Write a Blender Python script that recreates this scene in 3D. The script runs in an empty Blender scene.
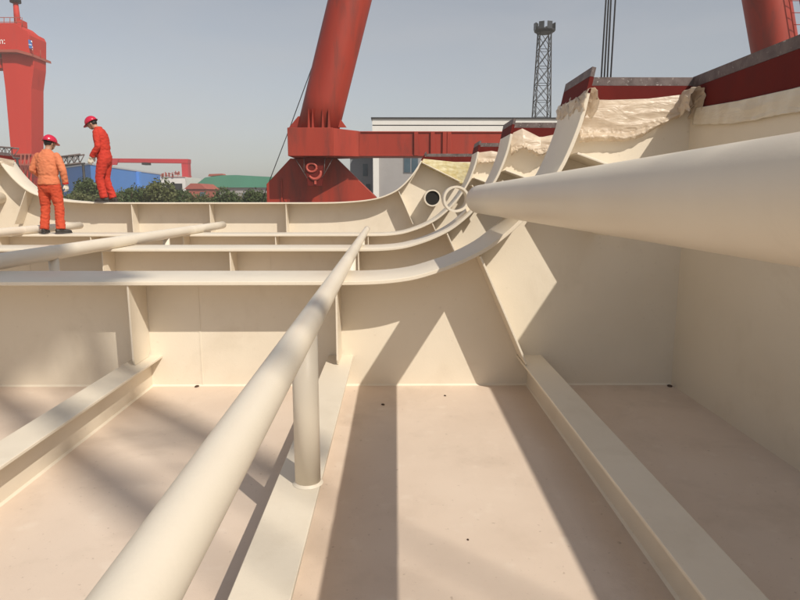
import bpy, bmesh, math, random
from mathutils import Vector, Matrix, noise
random.seed(7)
sc = bpy.context.scene
COL = sc.collection
R = math.radians

# ------------------------------------------------------------------ camera
H = 1.577
FPX = 622.0
PITCH = math.atan(103 / FPX)
YAW = math.atan(6 * math.cos(PITCH) / FPX)
cam = bpy.data.cameras.new('camera')
cam.sensor_width = 36.0
cam.lens = 36.0 * FPX / 800
cam.clip_start = 0.05
cam.clip_end = 3000
camo = bpy.data.objects.new('camera', cam)
COL.objects.link(camo)
camo.location = (0, 0, H)
camo.rotation_euler = (math.pi / 2 - PITCH, 0, -YAW)
sc.camera = camo
_f = Vector((math.sin(YAW) * math.cos(PITCH), math.cos(YAW) * math.cos(PITCH), -math.sin(PITCH)))
_r = Vector((math.cos(YAW), -math.sin(YAW), 0))
_u = _r.cross(_f)


def W(px, py, Y):
    """survey helper: the point of the vertical plane at distance Y seen at a photo pixel"""
    d = _f + _r * ((px - 400) / FPX) + _u * ((300 - py) / FPX)
    t = Y / d.y
    return Vector((d.x * t, Y, H + d.z * t))


# ------------------------------------------------------------------ materials
def nt(m):
    m.use_nodes = True
    return m.node_tree.nodes, m.node_tree.links


def paint(name, c1, c2, rough=0.45, scale=1.5, bump=0.02, bscale=60, dirt=None, dirt_amt=0.5, dirt_scale=2.0,
          dirt_lo=0.55, dirt_hi=0.75, metallic=0.0, spec=0.4, stretch=(1, 1, 1), wav=6.0, specks=0):
    m = bpy.data.materials.new(name)
    n, l = nt(m)
    b = n['Principled BSDF']
    tc = n.new('ShaderNodeTexCoord')
    mp = n.new('ShaderNodeMapping')
    mp.inputs['Scale'].default_value = stretch
    l.new(tc.outputs['Object'], mp.inputs['Vector'])
    co = mp.outputs['Vector']
    nz = n.new('ShaderNodeTexNoise')
    nz.inputs['Scale'].default_value = scale
    nz.inputs['Detail'].default_value = 6
    nz.inputs['Roughness'].default_value = 0.6
    l.new(co, nz.inputs['Vector'])
    rp = n.new('ShaderNodeValToRGB')
    rp.color_ramp.elements[0].position = 0.35
    rp.color_ramp.elements[1].position = 0.65
    rp.color_ramp.elements[0].color = (*c1, 1)
    rp.color_ramp.elements[1].color = (*c2, 1)
    l.new(nz.outputs['Fac'], rp.inputs['Fac'])
    colour = rp.outputs['Color']
    if dirt:
        n2 = n.new('ShaderNodeTexNoise')
        n2.inputs['Scale'].default_value = dirt_scale
        n2.inputs['Detail'].default_value = 9
        n2.inputs['Roughness'].default_value = 0.68
        n2.inputs['Distortion'].default_value = 0.4
        l.new(co, n2.inputs['Vector'])
        r2 = n.new('ShaderNodeMapRange')
        r2.inputs['From Min'].default_value = dirt_lo
        r2.inputs['From Max'].default_value = dirt_hi
        r2.inputs['To Max'].default_value = dirt_amt
        l.new(n2.outputs['Fac'], r2.inputs['Value'])
        mx = n.new('ShaderNodeMix')
        mx.data_type = 'RGBA'
        l.new(r2.outputs['Result'], mx.inputs['Factor'])
        l.new(colour, mx.inputs['A'])
        mx.inputs['B'].default_value = (*dirt, 1)
        colour = mx.outputs['Result']
    if specks:                                   # dust scuffs and small grit stains
        for sc_, lo_, hi_, am_, cl_ in ((38, .66, .74, specks, (.30, .22, .165)), (7, .60, .80, specks * .7, (.78, .70, .60)), (120, .69, .74, specks, (.20, .14, .10))):
            n6 = n.new('ShaderNodeTexNoise')
            n6.inputs['Scale'].default_value = sc_
            n6.inputs['Detail'].default_value = 5
            l.new(co, n6.inputs['Vector'])
            r6 = n.new('ShaderNodeMapRange')
            r6.inputs['From Min'].default_value = lo_
            r6.inputs['From Max'].default_value = hi_
            r6.inputs['To Max'].default_value = am_
            l.new(n6.outputs['Fac'], r6.inputs['Value'])
            m6 = n.new('ShaderNodeMix')
            m6.data_type = 'RGBA'
            l.new(r6.outputs['Result'], m6.inputs['Factor'])
            l.new(colour, m6.inputs['A'])
            m6.inputs['B'].default_value = (*cl_, 1)
            colour = m6.outputs['Result']
    l.new(colour, b.inputs['Base Color'])
    r3 = n.new('ShaderNodeMapRange')
    r3.inputs['To Min'].default_value = max(0.05, rough - 0.1)
    r3.inputs['To Max'].default_value = min(1, rough + 0.12)
    l.new(nz.outputs['Fac'], r3.inputs['Value'])
    l.new(r3.outputs['Result'], b.inputs['Roughness'])
    b.inputs['Metallic'].default_value = metallic
    b.inputs['Specular IOR Level'].default_value = spec
    if bump:
        n4 = n.new('ShaderNodeTexNoise')
        n4.inputs['Scale'].default_value = bscale
        n4.inputs['Detail'].default_value = 3
        l.new(co, n4.inputs['Vector'])
        n5 = n.new('ShaderNodeTexNoise')
        n5.inputs['Scale'].default_value = 2.2
        n5.inputs['Detail'].default_value = 1
        l.new(co, n5.inputs['Vector'])
        ad = n.new('ShaderNodeMath')
        ad.operation = 'MULTIPLY_ADD'
        l.new(n5.outputs['Fac'], ad.inputs[0])
        ad.inputs[1].default_value = wav
        l.new(n4.outputs['Fac'], ad.inputs[2])
        bp = n.new('ShaderNodeBump')
        bp.inputs['Strength'].default_value = 0.6
        bp.inputs['Distance'].default_value = bump * 0.05
        l.new(ad.outputs['Value'], bp.inputs['Height'])
        l.new(bp.outputs['Normal'], b.inputs['Normal'])
    return m


M = {}
M['cream'] = paint('cream_paint', (.70, .624, .506), (.745, .672, .554), .42, .8, .02, 70, (.54, .46, .35), .45, 1.3, .54, .78, wav=2.5, specks=.16)
M['cream2'] = paint('cream_paint_pipe', (.70, .625, .512), (.74, .67, .555), .42, 1.2, .012, 90, (.52, .45, .36), .3, 2.5, .6, .8, wav=0)
M['floor'] = paint('pinkish_cream_floor_paint', (.62, .505, .41), (.68, .565, .465), .55, .9, .02, 80, (.45, .36, .28), .5, 1.6, .52, .76, specks=.55)
M['red'] = paint('red_crane_paint', (.28, .026, .013), (.335, .037, .018), .5, .6, .02, 15, (.12, .028, .02), .75, 1.5, .49, .70, stretch=(1, 1, .16))
M['red_far'] = paint('bright_red_crane_paint', (.46, .020, .010), (.52, .028, .014), .72, .1, 0, 10, (.30, .03, .02), .4, .35, .52, .75, stretch=(1, 1, .2))
M['portal_red'] = paint('crimson_crane_paint', (.40, .022, .03), (.46, .03, .04), .5, .1, 0, 10)
M['primer'] = paint('red_primer', (.105, .010, .008), (.135, .014, .011), .75, 3, .03, 50, (.08, .016, .012), .45, 5, .5, .75, spec=.15)
M['bare'] = paint('weathered_steel_edge', (.085, .06, .056), (.16, .125, .118), .55, 9, .05, 60, (.50, .46, .43), .8, 26, .60, .68)
M['dark'] = paint('dark_steel', (.014, .014, .016), (.025, .025, .027), .5, 3, .01)
M['black'] = paint('bore_shade_black', (.01, .009, .008), (.014, .012, .011), .8, 3, 0)
M['rope'] = paint('steel_rope', (.035, .035, .04), (.05, .05, .055), .5, 20, .02)
M['grey'] = paint('grey_wall', (.30, .285, .28), (.34, .325, .32), .7, .2, .01, 10, (.24, .22, .21), .4, .4, .5, .8)
M['white'] = paint('white_cladding', (.66, .64, .60), (.72, .70, .66), .5, .3, .01, 10)
M['annex'] = paint('blue_grey_wall', (.20, .205, .22), (.24, .245, .26), .7, .2, .01, 10)
M['blue'] = paint('blue_cladding', (.075, .22, .56), (.09, .25, .62), .6, .1, 0, 10)
M['blue_edge'] = paint('pale_roof_edge', (.42, .43, .46), (.5, .5, .52), .5, .1, 0, 10)
M['green'] = paint('green_roof_sheet', (.05, .20, .13), (.065, .24, .16), .55, .1, 0, 10)
M['brick'] = paint('red_brown_wall', (.30, .07, .05), (.36, .09, .06), .7, .2, 0, 10)
M['ground'] = paint('yard_ground', (.20, .185, .165), (.26, .24, .21), .85, .05, 0, 5, (.12, .11, .10), .5, .02, .5, .8)
M['glass'] = paint('blue_grey_glass', (.05, .085, .11), (.07, .11, .14), .12, 1, 0)
M['bark'] = paint('bark', (.07, .05, .035), (.10, .075, .05), .9, 8, .05)
M['leaf'] = paint('dark_leaf', (.035, .06, .018), (.075, .105, .032), .6, 1.1, 0)
M['leaf2'] = paint('olive_leaf', (.055, .068, .02), (.10, .11, .038), .6, 1.1, 0)
M['jacket'] = paint('faded_orange_cloth', (.56, .165, .075), (.64, .21, .10), .85, 5, .12, 45)
M['trousers'] = paint('orange_red_cloth', (.48, .055, .022), (.54, .075, .03), .85, 5, .12, 45)
M['coverall'] = paint('red_cloth', (.44, .028, .016), (.50, .038, .02), .85, 5, .12, 45)
M['helmet'] = paint('crimson_helmet_plastic', (.50, .012, .045), (.54, .016, .055), .25, 3, 0, spec=.6)
M['skin'] = paint('skin', (.36, .20, .135), (.42, .245, .17), .55, 20, .02, 80)
M['hair'] = paint('black_hair', (.012, .010, .009), (.02, .017, .015), .5, 40, .1, 120)
M['glove'] = paint('off_white_glove', (.60, .56, .46), (.70, .66, .56), .9, 14, .1, 90)
M['boot'] = paint('black_boot', (.022, .019, .017), (.04, .034, .03), .5, 10, .05)
M['logo_blue'] = paint('logo_blue', (.06, .16, .45), (.07, .18, .48), .5, 3, 0)
M['logo_white'] = paint('white_lettering', (.75, .72, .70), (.8, .77, .75), .5, 3, 0)
M['hookred'] = paint('bright_red_emblem', (.40, .07, .05), (.45, .085, .06), .5, 3, 0)
M['lamp'] = paint('floodlight_glass', (.03, .032, .035), (.05, .053, .057), .15, 3, 0)
M['chip'] = paint('chip_and_hole_mark', (.05, .03, .02), (.09, .055, .035), .9, 40, .1)


def film(name, c1, c2, clear, through=.28):
    m = bpy.data.materials.new(name)
    n, l = nt(m)
    b = n['Principled BSDF']
    out = n['Material Output']
    tc = n.new('ShaderNodeTexCoord')
    nz = n.new('ShaderNodeTexNoise')
    nz.inputs['Scale'].default_value = 9
    nz.inputs['Detail'].default_value = 8
    l.new(tc.outputs['Object'], nz.inputs['Vector'])
    rp = n.new('ShaderNodeValToRGB')
    rp.color_ramp.elements[0].position = .38
    rp.color_ramp.elements[1].position = .62
    rp.color_ramp.elements[0].color = (*c1, 1)
    rp.color_ramp.elements[1].color = (*c2, 1)
    l.new(nz.outputs['Fac'], rp.inputs['Fac'])
    l.new(rp.outputs['Color'], b.inputs['Base Color'])
    b.inputs['Roughness'].default_value = .32
    b.inputs['Specular IOR Level'].default_value = .6
    mp = n.new('ShaderNodeMapping')
    mp.inputs['Scale'].default_value = (5, 5, 16)
    mp.inputs['Rotation'].default_value = (0, .25, 0)
    l.new(tc.outputs['Object'], mp.inputs['Vector'])
    vz = n.new('ShaderNodeTexNoise')
    vz.inputs['Scale'].default_value = 1.6
    vz.inputs['Detail'].default_value = 5
    vz.inputs['Distortion'].default_value = 1.2
    l.new(mp.outputs['Vector'], vz.inputs['Vector'])
    bp = n.new('ShaderNodeBump')
    bp.inputs['Strength'].default_value = .45
    bp.inputs['Distance'].default_value = .02
    l.new(vz.outputs['Fac'], bp.inputs['Height'])
    l.new(bp.outputs['Normal'], b.inputs['Normal'])
    tl = n.new('ShaderNodeBsdfTranslucent')
    l.new(rp.outputs['Color'], tl.inputs['Color'])
    m1 = n.new('ShaderNodeMixShader')
    m1.inputs['Fac'].default_value = through
    l.new(b.outputs[0], m1.inputs[1])
    l.new(tl.outputs[0], m1.inputs[2])
    tr = n.new('ShaderNodeBsdfTransparent')
    m2 = n.new('ShaderNodeMixShader')
    m2.inputs['Fac'].default_value = clear
    l.new(m1.outputs[0], m2.inputs[1])
    l.new(tr.outputs[0], m2.inputs[2])
    l.new(m2.outputs[0], out.inputs['Surface'])
    return m


M['film'] = film('beige_plastic_film', (.75, .63, .49), (.86, .755, .615), .36)
M['film_pale'] = film('pale_masking_film', (.70, .61, .47), (.78, .71, .58), .04, .06)
M['film_y'] = film('yellowish_plastic_film', (.70, .60, .30), (.82, .76, .52), .15)


# ------------------------------------------------------------------ mesh builder
class MB:
    def __init__(s):
        s.v, s.f, s.sm = [], [], []

    def add(s, vs, fs, smooth=False):
        o = len(s.v)
        s.v += [tuple(v) for v in vs]
        s.f += [tuple(i + o for i in f) for f in fs]
        s.sm += [smooth] * len(fs)

    def box(s, x0, x1, y0, y1, z0, z1):
        vs = [(x, y, z) for z in (z0, z1) for y in (y0, y1) for x in (x0, x1)]
        s.add(vs, [(0, 2, 3, 1), (4, 5, 7, 6), (0, 1, 5, 4), (2, 6, 7, 3), (0, 4, 6, 2), (1, 3, 7, 5)])

    def prism(s, poly, y0, y1):
        """polygon of (x, z) pulled along y"""
        n = len(poly)
        vs = [(p[0], y0, p[1]) for p in poly] + [(p[0], y1, p[1]) for p in poly]
        s.add(vs, [tuple(range(n)), tuple(range(2 * n - 1, n - 1, -1))] +
              [(i, i + n, (i + 1) % n + n, (i + 1) % n) for i in range(n)])

    def prism_z(s, poly, z0, z1):
        n = len(poly)
        vs = [(p[0], p[1], z0) for p in poly] + [(p[0], p[1], z1) for p in poly]
        s.add(vs, [tuple(range(n)), tuple(range(2 * n - 1, n - 1, -1))] +
              [(i, i + n, (i + 1) % n + n, (i + 1) % n) for i in range(n)])

    def loft(s, path, rx, ry=None, seg=20, caps=True, up=None):
        """tube along a list of points with a radius (or two) at each point"""
        path = [Vector(p) for p in path]
        n = len(path)
        if not hasattr(rx, '__len__'):
            rx = [rx] * n
        if ry is None:
            ry = rx
        vs = []
        ref = Vector(up) if up else None
        for i, p in enumerate(path):
            t = (path[min(i + 1, n - 1)] - path[max(i - 1, 0)]).normalized()
            if ref is None:
                ref = Vector((0, 0, 1)) if abs(t.z) < .9 else Vector((0, 1, 0))
            a = (ref - t * ref.dot(t)).normalized()
            b = t.cross(a)
            if not up:
                ref = a
            for k in range(seg):
                q = 2 * math.pi * k / seg
                vs.append(p + b * (math.cos(q) * rx[i]) + a * (math.sin(q) * ry[i]))
        fs = []
        for i in range(n - 1):
            for k in range(seg):
                k2 = (k + 1) % seg
                fs.append((i * seg + k, i * seg + k2, (i + 1) * seg + k2, (i + 1) * seg + k))
        s.add(vs, fs, True)
        if caps:
            s.add([vs[k] for k in range(seg)], [tuple(range(seg - 1, -1, -1))])
            s.add([vs[(n - 1) * seg + k] for k in range(seg)], [tuple(range(seg))])

    def bar(s, a, b, r, seg=6):
        s.loft([a, b], r, seg=seg)

    def ball(s, c, rx, ry, rz, mat=None, su=16, sv=10):
        vs, fs = [], []
        c = Vector(c)
        for j in range(1, sv):
            th = math.pi * j / sv
            for i in range(su):
                ph = 2 * math.pi * i / su
                p = Vector((rx * math.sin(th) * math.cos(ph), ry * math.sin(th) * math.sin(ph), rz * math.cos(th)))
                vs.append(c + (mat @ p if mat else p))
        t = Vector((0, 0, rz))
        vs.append(c + (mat @ t if mat else t))
        vs.append(c - (mat @ t if mat else t))
        for j in range(sv - 2):
            for i in range(su):
                i2 = (i + 1) % su
                fs.append((j * su + i, (j + 1) * su + i, (j + 1) * su + i2, j * su + i2))
        for i in range(su):
            i2 = (i + 1) % su
            fs.append((len(vs) - 2, i, i2))
            fs.append((len(vs) - 1, (sv - 2) * su + i2, (sv - 2) * su + i))
        s.add(vs, fs, True)

    def mesh(s, name):
        me = bpy.data.meshes.new(name)
        me.from_pydata(s.v, [], s.f)
        for p, q in zip(me.polygons, s.sm):
            p.use_smooth = q
        bm = bmesh.new()
        bm.from_mesh(me)
        bmesh.ops.remove_doubles(bm, verts=bm.verts, dist=1e-5)
        bmesh.ops.recalc_face_normals(bm, faces=bm.faces)
        bmesh.ops.triangulate(bm, faces=[f for f in bm.faces if len(f.verts) > 4])
        bm.to_mesh(me)
        bm.free()
        return me

    def build(s, name, mat, parent=None, bevel=0, origin=None):
        me = s.mesh(name)
        o = bpy.data.objects.new(name, me)
        COL.objects.link(o)
        me.materials.append(M[mat] if isinstance(mat, str) else mat)
        if origin is not None:
            me.transform(Matrix.Translation(-Vector(origin)))
            o.location = origin
        if parent:
            o.parent = parent
        if bevel:
            bv = o.modifiers.new('bevel', 'BEVEL')
            bv.width = bevel
            bv.segments = 2
            bv.limit_method = 'ANGLE'
            bv.angle_limit = R(50)
        return o


def tag(o, label, cat, group=None, kind=None):
    if label:
        o['label'] = label
    if cat:
        o['category'] = cat
    if group:
        o['group'] = group
    if kind:
        o['kind'] = kind
    return o


def thing(name, label, cat, loc=(0, 0, 0), group=None, rz=0):
    o = bpy.data.objects.new(name, None)
    COL.objects.link(o)
    o.location = loc
    o.rotation_euler.z = rz
    o.empty_display_size = .2
    return tag(o, label, cat, group)


def struct(o):
    o['kind'] = 'structure'
    return o


# ------------------------------------------------------------------ ship block
XR = 2.36             # inner face of the right hull side
XM = -3.87            # centre line of the block
XL = 2 * XM - XR      # inner face of the left hull side
TOP = 2.51            # cut top edge of the block
CRM = 2.33            # paint ends here, red primer above
FL = .03              # flange thickness

CURVE = [(-.55, .907), (-.30, .908), (-.078, .917), (.122, .942), (.283, .984), (.467, 1.048), (.664, 1.142),
         (.807, 1.238), (.971, 1.385), (1.125, 1.565), (1.255, 1.765), (1.337, 1.945), (1.405, 2.146), (1.442, CRM)]
CURVE4 = [(-1.95, 1.43), (-1.35, 1.436), (-.95, 1.455), (-.60, 1.488), (-.28, 1.55), (.02, 1.675), (.19, 1.80),
          (.33, 1.94), (.44, 2.075), (.535, 2.215), (.60, CRM)]


def densify(c, k=3):
    out = []
    for i in range(len(c) - 1):
        p0, p1, p2, p3 = (Vector(c[max(i - 1, 0)]), Vector(c[i]), Vector(c[i + 1]), Vector(c[min(i + 2, len(c) - 1)]))
        for j in range(k):
            t = j / k
            out.append(.5 * ((2 * p1) + (p2 - p0) * t + (2 * p0 - 5 * p1 + 4 * p2 - p3) * t * t +
                             (3 * p1 - p0 - 3 * p2 + p3) * t ** 3))
    out.append(Vector(c[-1]))
    return out


def mirror(c):
    return [Vector((2 * XM - p[0], p[1])) for p in reversed(c)]


def full(c):
    d = densify(c)
    return mirror(d) + d


def flange_strip(mb, pts, y0, y1, t, smooth=True):
    """bent flat bar following pts (x, z), thickness t to the upper side"""
    n = len(pts)
    vs = []
    for i, p in enumerate(pts):
        d = (Vector(pts[min(i + 1, n - 1)]) - Vector(pts[max(i - 1, 0)])).normalized()
        nn = Vector((-d.y, d.x))
        q = Vector(p) + nn * t
        vs += [(p[0], y0, p[1]), (p[0], y1, p[1]), (q.x, y1, q.y), (q.x, y0, q.y)]
    for k in range(4):
        sub = []
        for i in range(n):
            sub += [vs[4 * i + k], vs[4 * i + (k + 1) % 4]]
        mb.add(sub, [(2 * i, 2 * i + 1, 2 * i + 3, 2 * i + 2) for i in range(n - 1)], smooth and k in (0, 2))
    mb.add(vs[:4], [(0, 1, 2, 3)])
    mb.add(vs[-4:], [(3, 2, 1, 0)])


def on_curve(c, x):
    d = densify(c, 8)
    best = min(d, key=lambda p: abs(p.x - x))
    return best.y


def plate_line(a, b, y0, y1, t):
    """(x, z) quad of a plate running from a to b seen along y"""
    a, b = Vector(a), Vector(b)
    d = (b - a).normalized()
    n = Vector((-d.y, d.x)) * (t / 2)
    return [a + n, b + n, b - n, a - n]


# floor plate
mb = MB()
mb.box(XL, XR, -4.0, 14.6, -.02, 0)
fl = struct(mb.build('floor', 'floor'))

# the hull sides
def hull_side(name, x_in, sgn, label):
    t = thing(name, label, 'hull wall', (x_in, 5, 0))
    def rel(m):
        m.v = [(v[0] - x_in, v[1] - 5, v[2]) for v in m.v]
        return m
    m = MB()
    m.box(*sorted((x_in, x_in + sgn * .018)), -4.0, 14.6, -.02, CRM - .12)
    # vertical plate butt welds on the inner face
    for yy in (9.6,):
        m.box(*sorted((x_in - sgn * .004, x_in + sgn * .001)), yy - .008, yy + .008, 0, CRM - .125)
    rel(m).build('side_plate', 'cream', t)
    m = MB()
    m.box(*sorted((x_in, x_in + sgn * .018)), -4.0, 14.6, CRM - .118, TOP - .082)
    o = rel(m).build('primer_strip', 'primer', t)
    o['label'] = 'dark red unpainted strip along the top of the hull wall'
    m = MB()
    m.box(*sorted((x_in, x_in + sgn * .018)), -4.0, 14.6, TOP - .08, TOP)
    rel(m).build('top_edge', 'bare', t)
    return t


hull_side('hull_wall', XR, 1, 'tall shaded cream hull wall with dark red top strip, right of the floor bays')
hull_side('hull_wall', XL, -1, 'cream hull wall on the far left side beyond the two workers')

# floor stiffeners: T bars running away from the camera
STX = [1.134, -.4485, -2.05, -3.64, -5.23, -6.83, -8.45]
SLAB = ['right one of the cream floor T bars, running half shaded along the hull wall bay',
        'middle one of the cream floor T bars, carrying the short upright pipe post',
        'left one of the three cream floor T bars, at the photo edge',
        'cream floor T bar behind the nearest frame, under the slanting pipe',
        'cream floor T bar left of the diagonal looking pipe, behind the frames',
        'cream floor T bar near the orange jacket worker, below the frames',
        'cream floor T bar closest to the far left hull wall']
for x, lab in zip(STX, SLAB):
    t = thing('floor_stiffener', lab, 'stiffener', (x, 5, 0), 'floor stiffeners')
    yend = 13.84
    m = MB()
    m.box(-.007, .007, -9.0, yend - 5, 0, .245)
    for s in (-1, 1):                                    # fillet welds
        m.add([(s * .007, -9, .012), (s * .019, -9, 0), (s * .007, yend - 5, .012), (s * .019, yend - 5, 0)], [(0, 1, 3, 2)])
        m.add([(s * .007, -9, .234), (s * .017, -9, .245), (s * .007, yend - 5, .234), (s * .017, yend - 5, .245)], [(0, 1, 3, 2)])
    m.build('web_plate', 'cream', t)
    m = MB()
    m.box(-.105, .105, -9.0, yend - 5, .245, .265)
    m.build('top_flange', 'cream', t, bevel=.004)


def frame(yc, hw0, hw1, curve, label, brackets, radials, with_left=True, films=None, hole=None):
    """transverse ring frame: web plate, bent face flange, brackets, red uncut top"""
    t = thing('transverse_frame', label, 'ship frame', (XM, yc, 0), 'transverse frames')
    off = Vector((XM, yc, 0))

    def fin(m, name, mat, bevel=0, lab=None):
        m.v = [tuple(Vector(v) - off) for v in m.v]
        o = m.build(name, mat, t, bevel)
        if lab:
            o['label'] = lab
        return o
    pts = full(curve)
    zc = pts[len(pts) // 2].y
    y0, y1 = yc - hw0, yc + hw1
    tw = .007
    # web, as columns of quads so the concave outline stays clean
    m = MB()
    pr = [p for p in pts if p.x >= XM]
    lo, hi = [], []
    n = len(pr)
    for side in (1, -1):
        P3 = [p.copy() for p in pr]
        kx = P3[0].x
        # lower strip between the floor and the curve, fanned into the corner
        outer = []
        acc = [0]
        for i in range(1, n):
            acc.append(acc[-1] + (P3[i] - P3[i - 1]).length)
        k = next(i for i in range(n) if acc[i] > acc[-1] * .62)
        for i in range(n):
            if i <= k:
                f_ = acc[i] / acc[k]
                outer.append(Vector((P3[0].x + (XR - P3[0].x) * f_, 0)))
            else:
                f_ = (acc[i] - acc[k]) / (acc[-1] - acc[k])
                outer.append(Vector((XR, CRM * f_)))
        P3 = [Vector((XM, zc))] + P3
        outer = [Vector((XM, 0))] + outer
        for yy in (yc - tw, yc + tw):
            vs, fs = [], []
            for a, b in zip(P3, outer):
                for q in (a, b):
                    vs.append((q.x if side == 1 else 2 * XM - q.x, yy, q.y))
            for i in range(len(P3) - 1):
                fs.append((2 * i, 2 * i + 1, 2 * i + 3, 2 * i + 2))
            m.add(vs, fs)
        e = [P3[-1], Vector((XR, CRM))]
        m.add([((q.x if side == 1 else 2 * XM - q.x), yy, q.y) for q in e for yy in (yc - tw, yc + tw)], [(0, 1, 3, 2)])
    # fillet weld along the floor, and plate butt welds
    m.add([(XL, yc - tw - .013, 0), (XR, yc - tw - .013, 0), (XL, yc - tw, .013), (XR, yc - tw, .013)], [(0, 1, 3, 2)])
    for xx in (-1.62, -4.75):
        m.box(xx - .006, xx + .006, yc - tw - .0035, yc - tw + .001, .013, zc - .005)
    fin(m, 'web_plate', 'cream')
    # flange
    m = MB()
    flange_strip(m, pts, y0, y1, FL)
    fin(m, 'face_flange', 'cream', .005)
    # red primer tops
    for side in (1, -1):
        c1 = Vector(curve[-1])
        d = (c1 - Vector(curve[-2])).normalized()
        c2 = c1 + d * ((TOP - CRM) / d.y)
        mid = c1 + (c2 - c1) * .62
        fx = (lambda v: v) if side == 1 else (lambda v: 2 * XM - v)
        for a, b, mat, nm in ((c1, mid, 'primer', 'primer_flange_top'), (mid, c2, 'bare', 'flange_edge')):
            m = MB()
            seg = [a + d * .002, b]
            if side == -1:
                seg = [Vector((fx(q.x), q.y)) for q in reversed(seg)]
            flange_strip(m, seg, y0, y1, FL, False)
            fin(m, nm, mat)
        zm = mid.y
        for z0, z1, mat, nm in ((CRM + .002, zm, 'primer', 'primer_web_top'), (zm + .001, TOP - .004, 'bare', 'web_edge')):
            m = MB()
            xa = c1.x + d.x / d.y * (z0 - CRM)
            xb = c1.x + d.x / d.y * (z1 - CRM)
            m.prism([(fx(xa + .002), z0), (fx(XR - .002), z0), (fx(XR - .002), z1), (fx(xb + .002), z1)], yc - tw, yc + tw)
            fin(m, nm, mat)
    # upright tripping brackets above the floor stiffeners
    for x in brackets:
        m = MB()
        zt = zc if -7.2 < x < -.55 else min(on_curve(curve, x), zc + .02)
        zb = .267
        yb = yc - tw - .002
        m.add([(x + s * .007, y, z) for s in (-1, 1) for y, z in
               ((y0 + .012, zt - .002), (yb, zt - .002), (yb, zb + .05), (yb - .05, zb), (y0 + .045, zb), (y0 + .02, zb + .04))],
              [(0, 1, 2, 3, 4, 5), (11, 10, 9, 8, 7, 6)] + [(i, (i + 1) % 6, (i + 1) % 6 + 6, i + 6) for i in range(6)])
        fin(m, 'bracket', 'cream', .003)
    # radial brackets in the corners
    for a, b, ya in radials:
        for side in (1, -1):
            m = MB()
            q = plate_line(a, b, 0, 0, .016)
            if side == -1:
                q = [Vector((2 * XM - v.x, v.y)) for v in reversed(q)]
            m.prism([(v.x, v.y) for v in q], y0 + ya, yc - tw - .002)
            fin(m, 'corner_bracket', 'cream', .003)
    return t


RAD = [((.662, 1.128), (1.045, .272), .012), ((1.335, 1.778), (1.637, 1.285), .012), ((1.372, 1.90), (1.93, 1.70), .012)]
FY = [5.1, 8.12, 11.14]
frame(5.1, .36, .36, CURVE, 'nearest cream ring frame, its broad flange curving up to the red topped corner', STX[1:], RAD)
frame(8.12, .36, .36, CURVE, 'second nearest cream ring frame, just behind the nearest broad flange', STX[1:], RAD)
frame(11.14, .36, .36, CURVE, 'cream ring frame whose flange the worker in the orange jacket stands on', STX[1:], RAD)
frame(13.85, .35, .2, CURVE4, 'farthest and deepest cream ring frame, with the red coverall worker standing on it',
      [-5.62, -3.95, -2.32], [((.10, 1.70), (.41, 1.0), .012), ((.605, 2.30), (1.42, 1.90), .012)])


# ------------------------------------------------------------------ pipes
def pipe(name, x, z, y0, y1, r, label, skew=None, posts=(), group='longitudinal pipes', mat='cream2', seg=40, pdx=0, welds=(.23, .55, .86)):
    t = thing(name, label, 'pipe', (x, y0, z), group)
    sx, sz = skew or (0, 0)
    m = MB()
    L = y1 - y0
    n = 26
    ys = [L * i / n for i in range(n + 1)]
    m.loft([(0, y, 0) for y in ys], r, seg=seg, caps=False)
    # rounded closed end, far
    e = r * .55
    prof = [(L + e * math.sin(a), r * math.cos(a)) for a in (0, .3, .6, .9, 1.2, 1.45)]
    m.loft([(0, y, 0) for y, _ in prof], [q for _, q in prof], seg=seg)
    e0 = [(-.0, 0, 0)]
    m.loft([(0, 0, 0), (0, -.002, 0)], [r, r * .9], seg=seg)
    # girth welds
    for yy in [L * q for q in welds]:
        m.loft([(0, yy - .012, 0), (0, yy - .006, 0), (0, yy, 0), (0, yy + .006, 0), (0, yy + .012, 0)],
               [r - .001, r + .0025, r + .004, r + .0025, r - .001], seg=seg, caps=False)
    m.v = [(v[0] + sx * v[1], v[1], v[2] + sz * v[1]) for v in m.v]
    m.build('pipe_run', mat, t)
    for py, zb, pr in posts:
        m = MB()
        xo, zo = (sx * (py - y0) + pdx, sz * (py - y0))
        m.loft([(xo, py - y0, zb - z), (xo, py - y0, zo - r * .7)], pr, seg=28)
        m.loft([(xo, py - y0, zb - z), (xo, py - y0, zb - z + .012)], [pr + .012, pr], seg=28, caps=False)
        m.build('post', mat, t)
    return t


PZ = .937 + .068
pa, pb = W(136, 600, .753), W(367, 229, 12.0)
psx, psz = (pb.x - pa.x) / (pb.y - pa.y), (pb.z - pa.z) / (pb.y - pa.y)
pipe('pipe', pa.x + psx * (-1.2 - pa.y), pa.z + psz * (-1.2 - pa.y), -1.2, 12.0, .0545, 'long cream pipe on the short upright post, rising from the bottom edge', skew=(psx, psz), welds=(), pdx=-.028,
     posts=[(2.72, .266, .059), (6.6, .266, .055), (9.7, .266, .055)])
pipe('pipe', -3.55, PZ, -1.5, 13.0, .075, 'long cream pipe slanting across the flanges left of centre, ending below the farthest frame',
     posts=[(6.5, .266, .05), (9.75, .266, .05)])
pipe('pipe', -6.42, PZ, -1.5, 12.85, .072, 'thin cream pipe passing behind the boots of the worker in the orange jacket')
pipe('pipe', .834, 1.582, -1.6, 6.1, .136, 'thickest pipe, huge in the right foreground with a rounded end', seg=64, skew=(0, -.0035), welds=())
pipe('pipe', 2 * XM - .834, 1.56, -1.6, 13.82, .125, 'cream pipe stub at the left photo edge entering the farthest frame')

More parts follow.
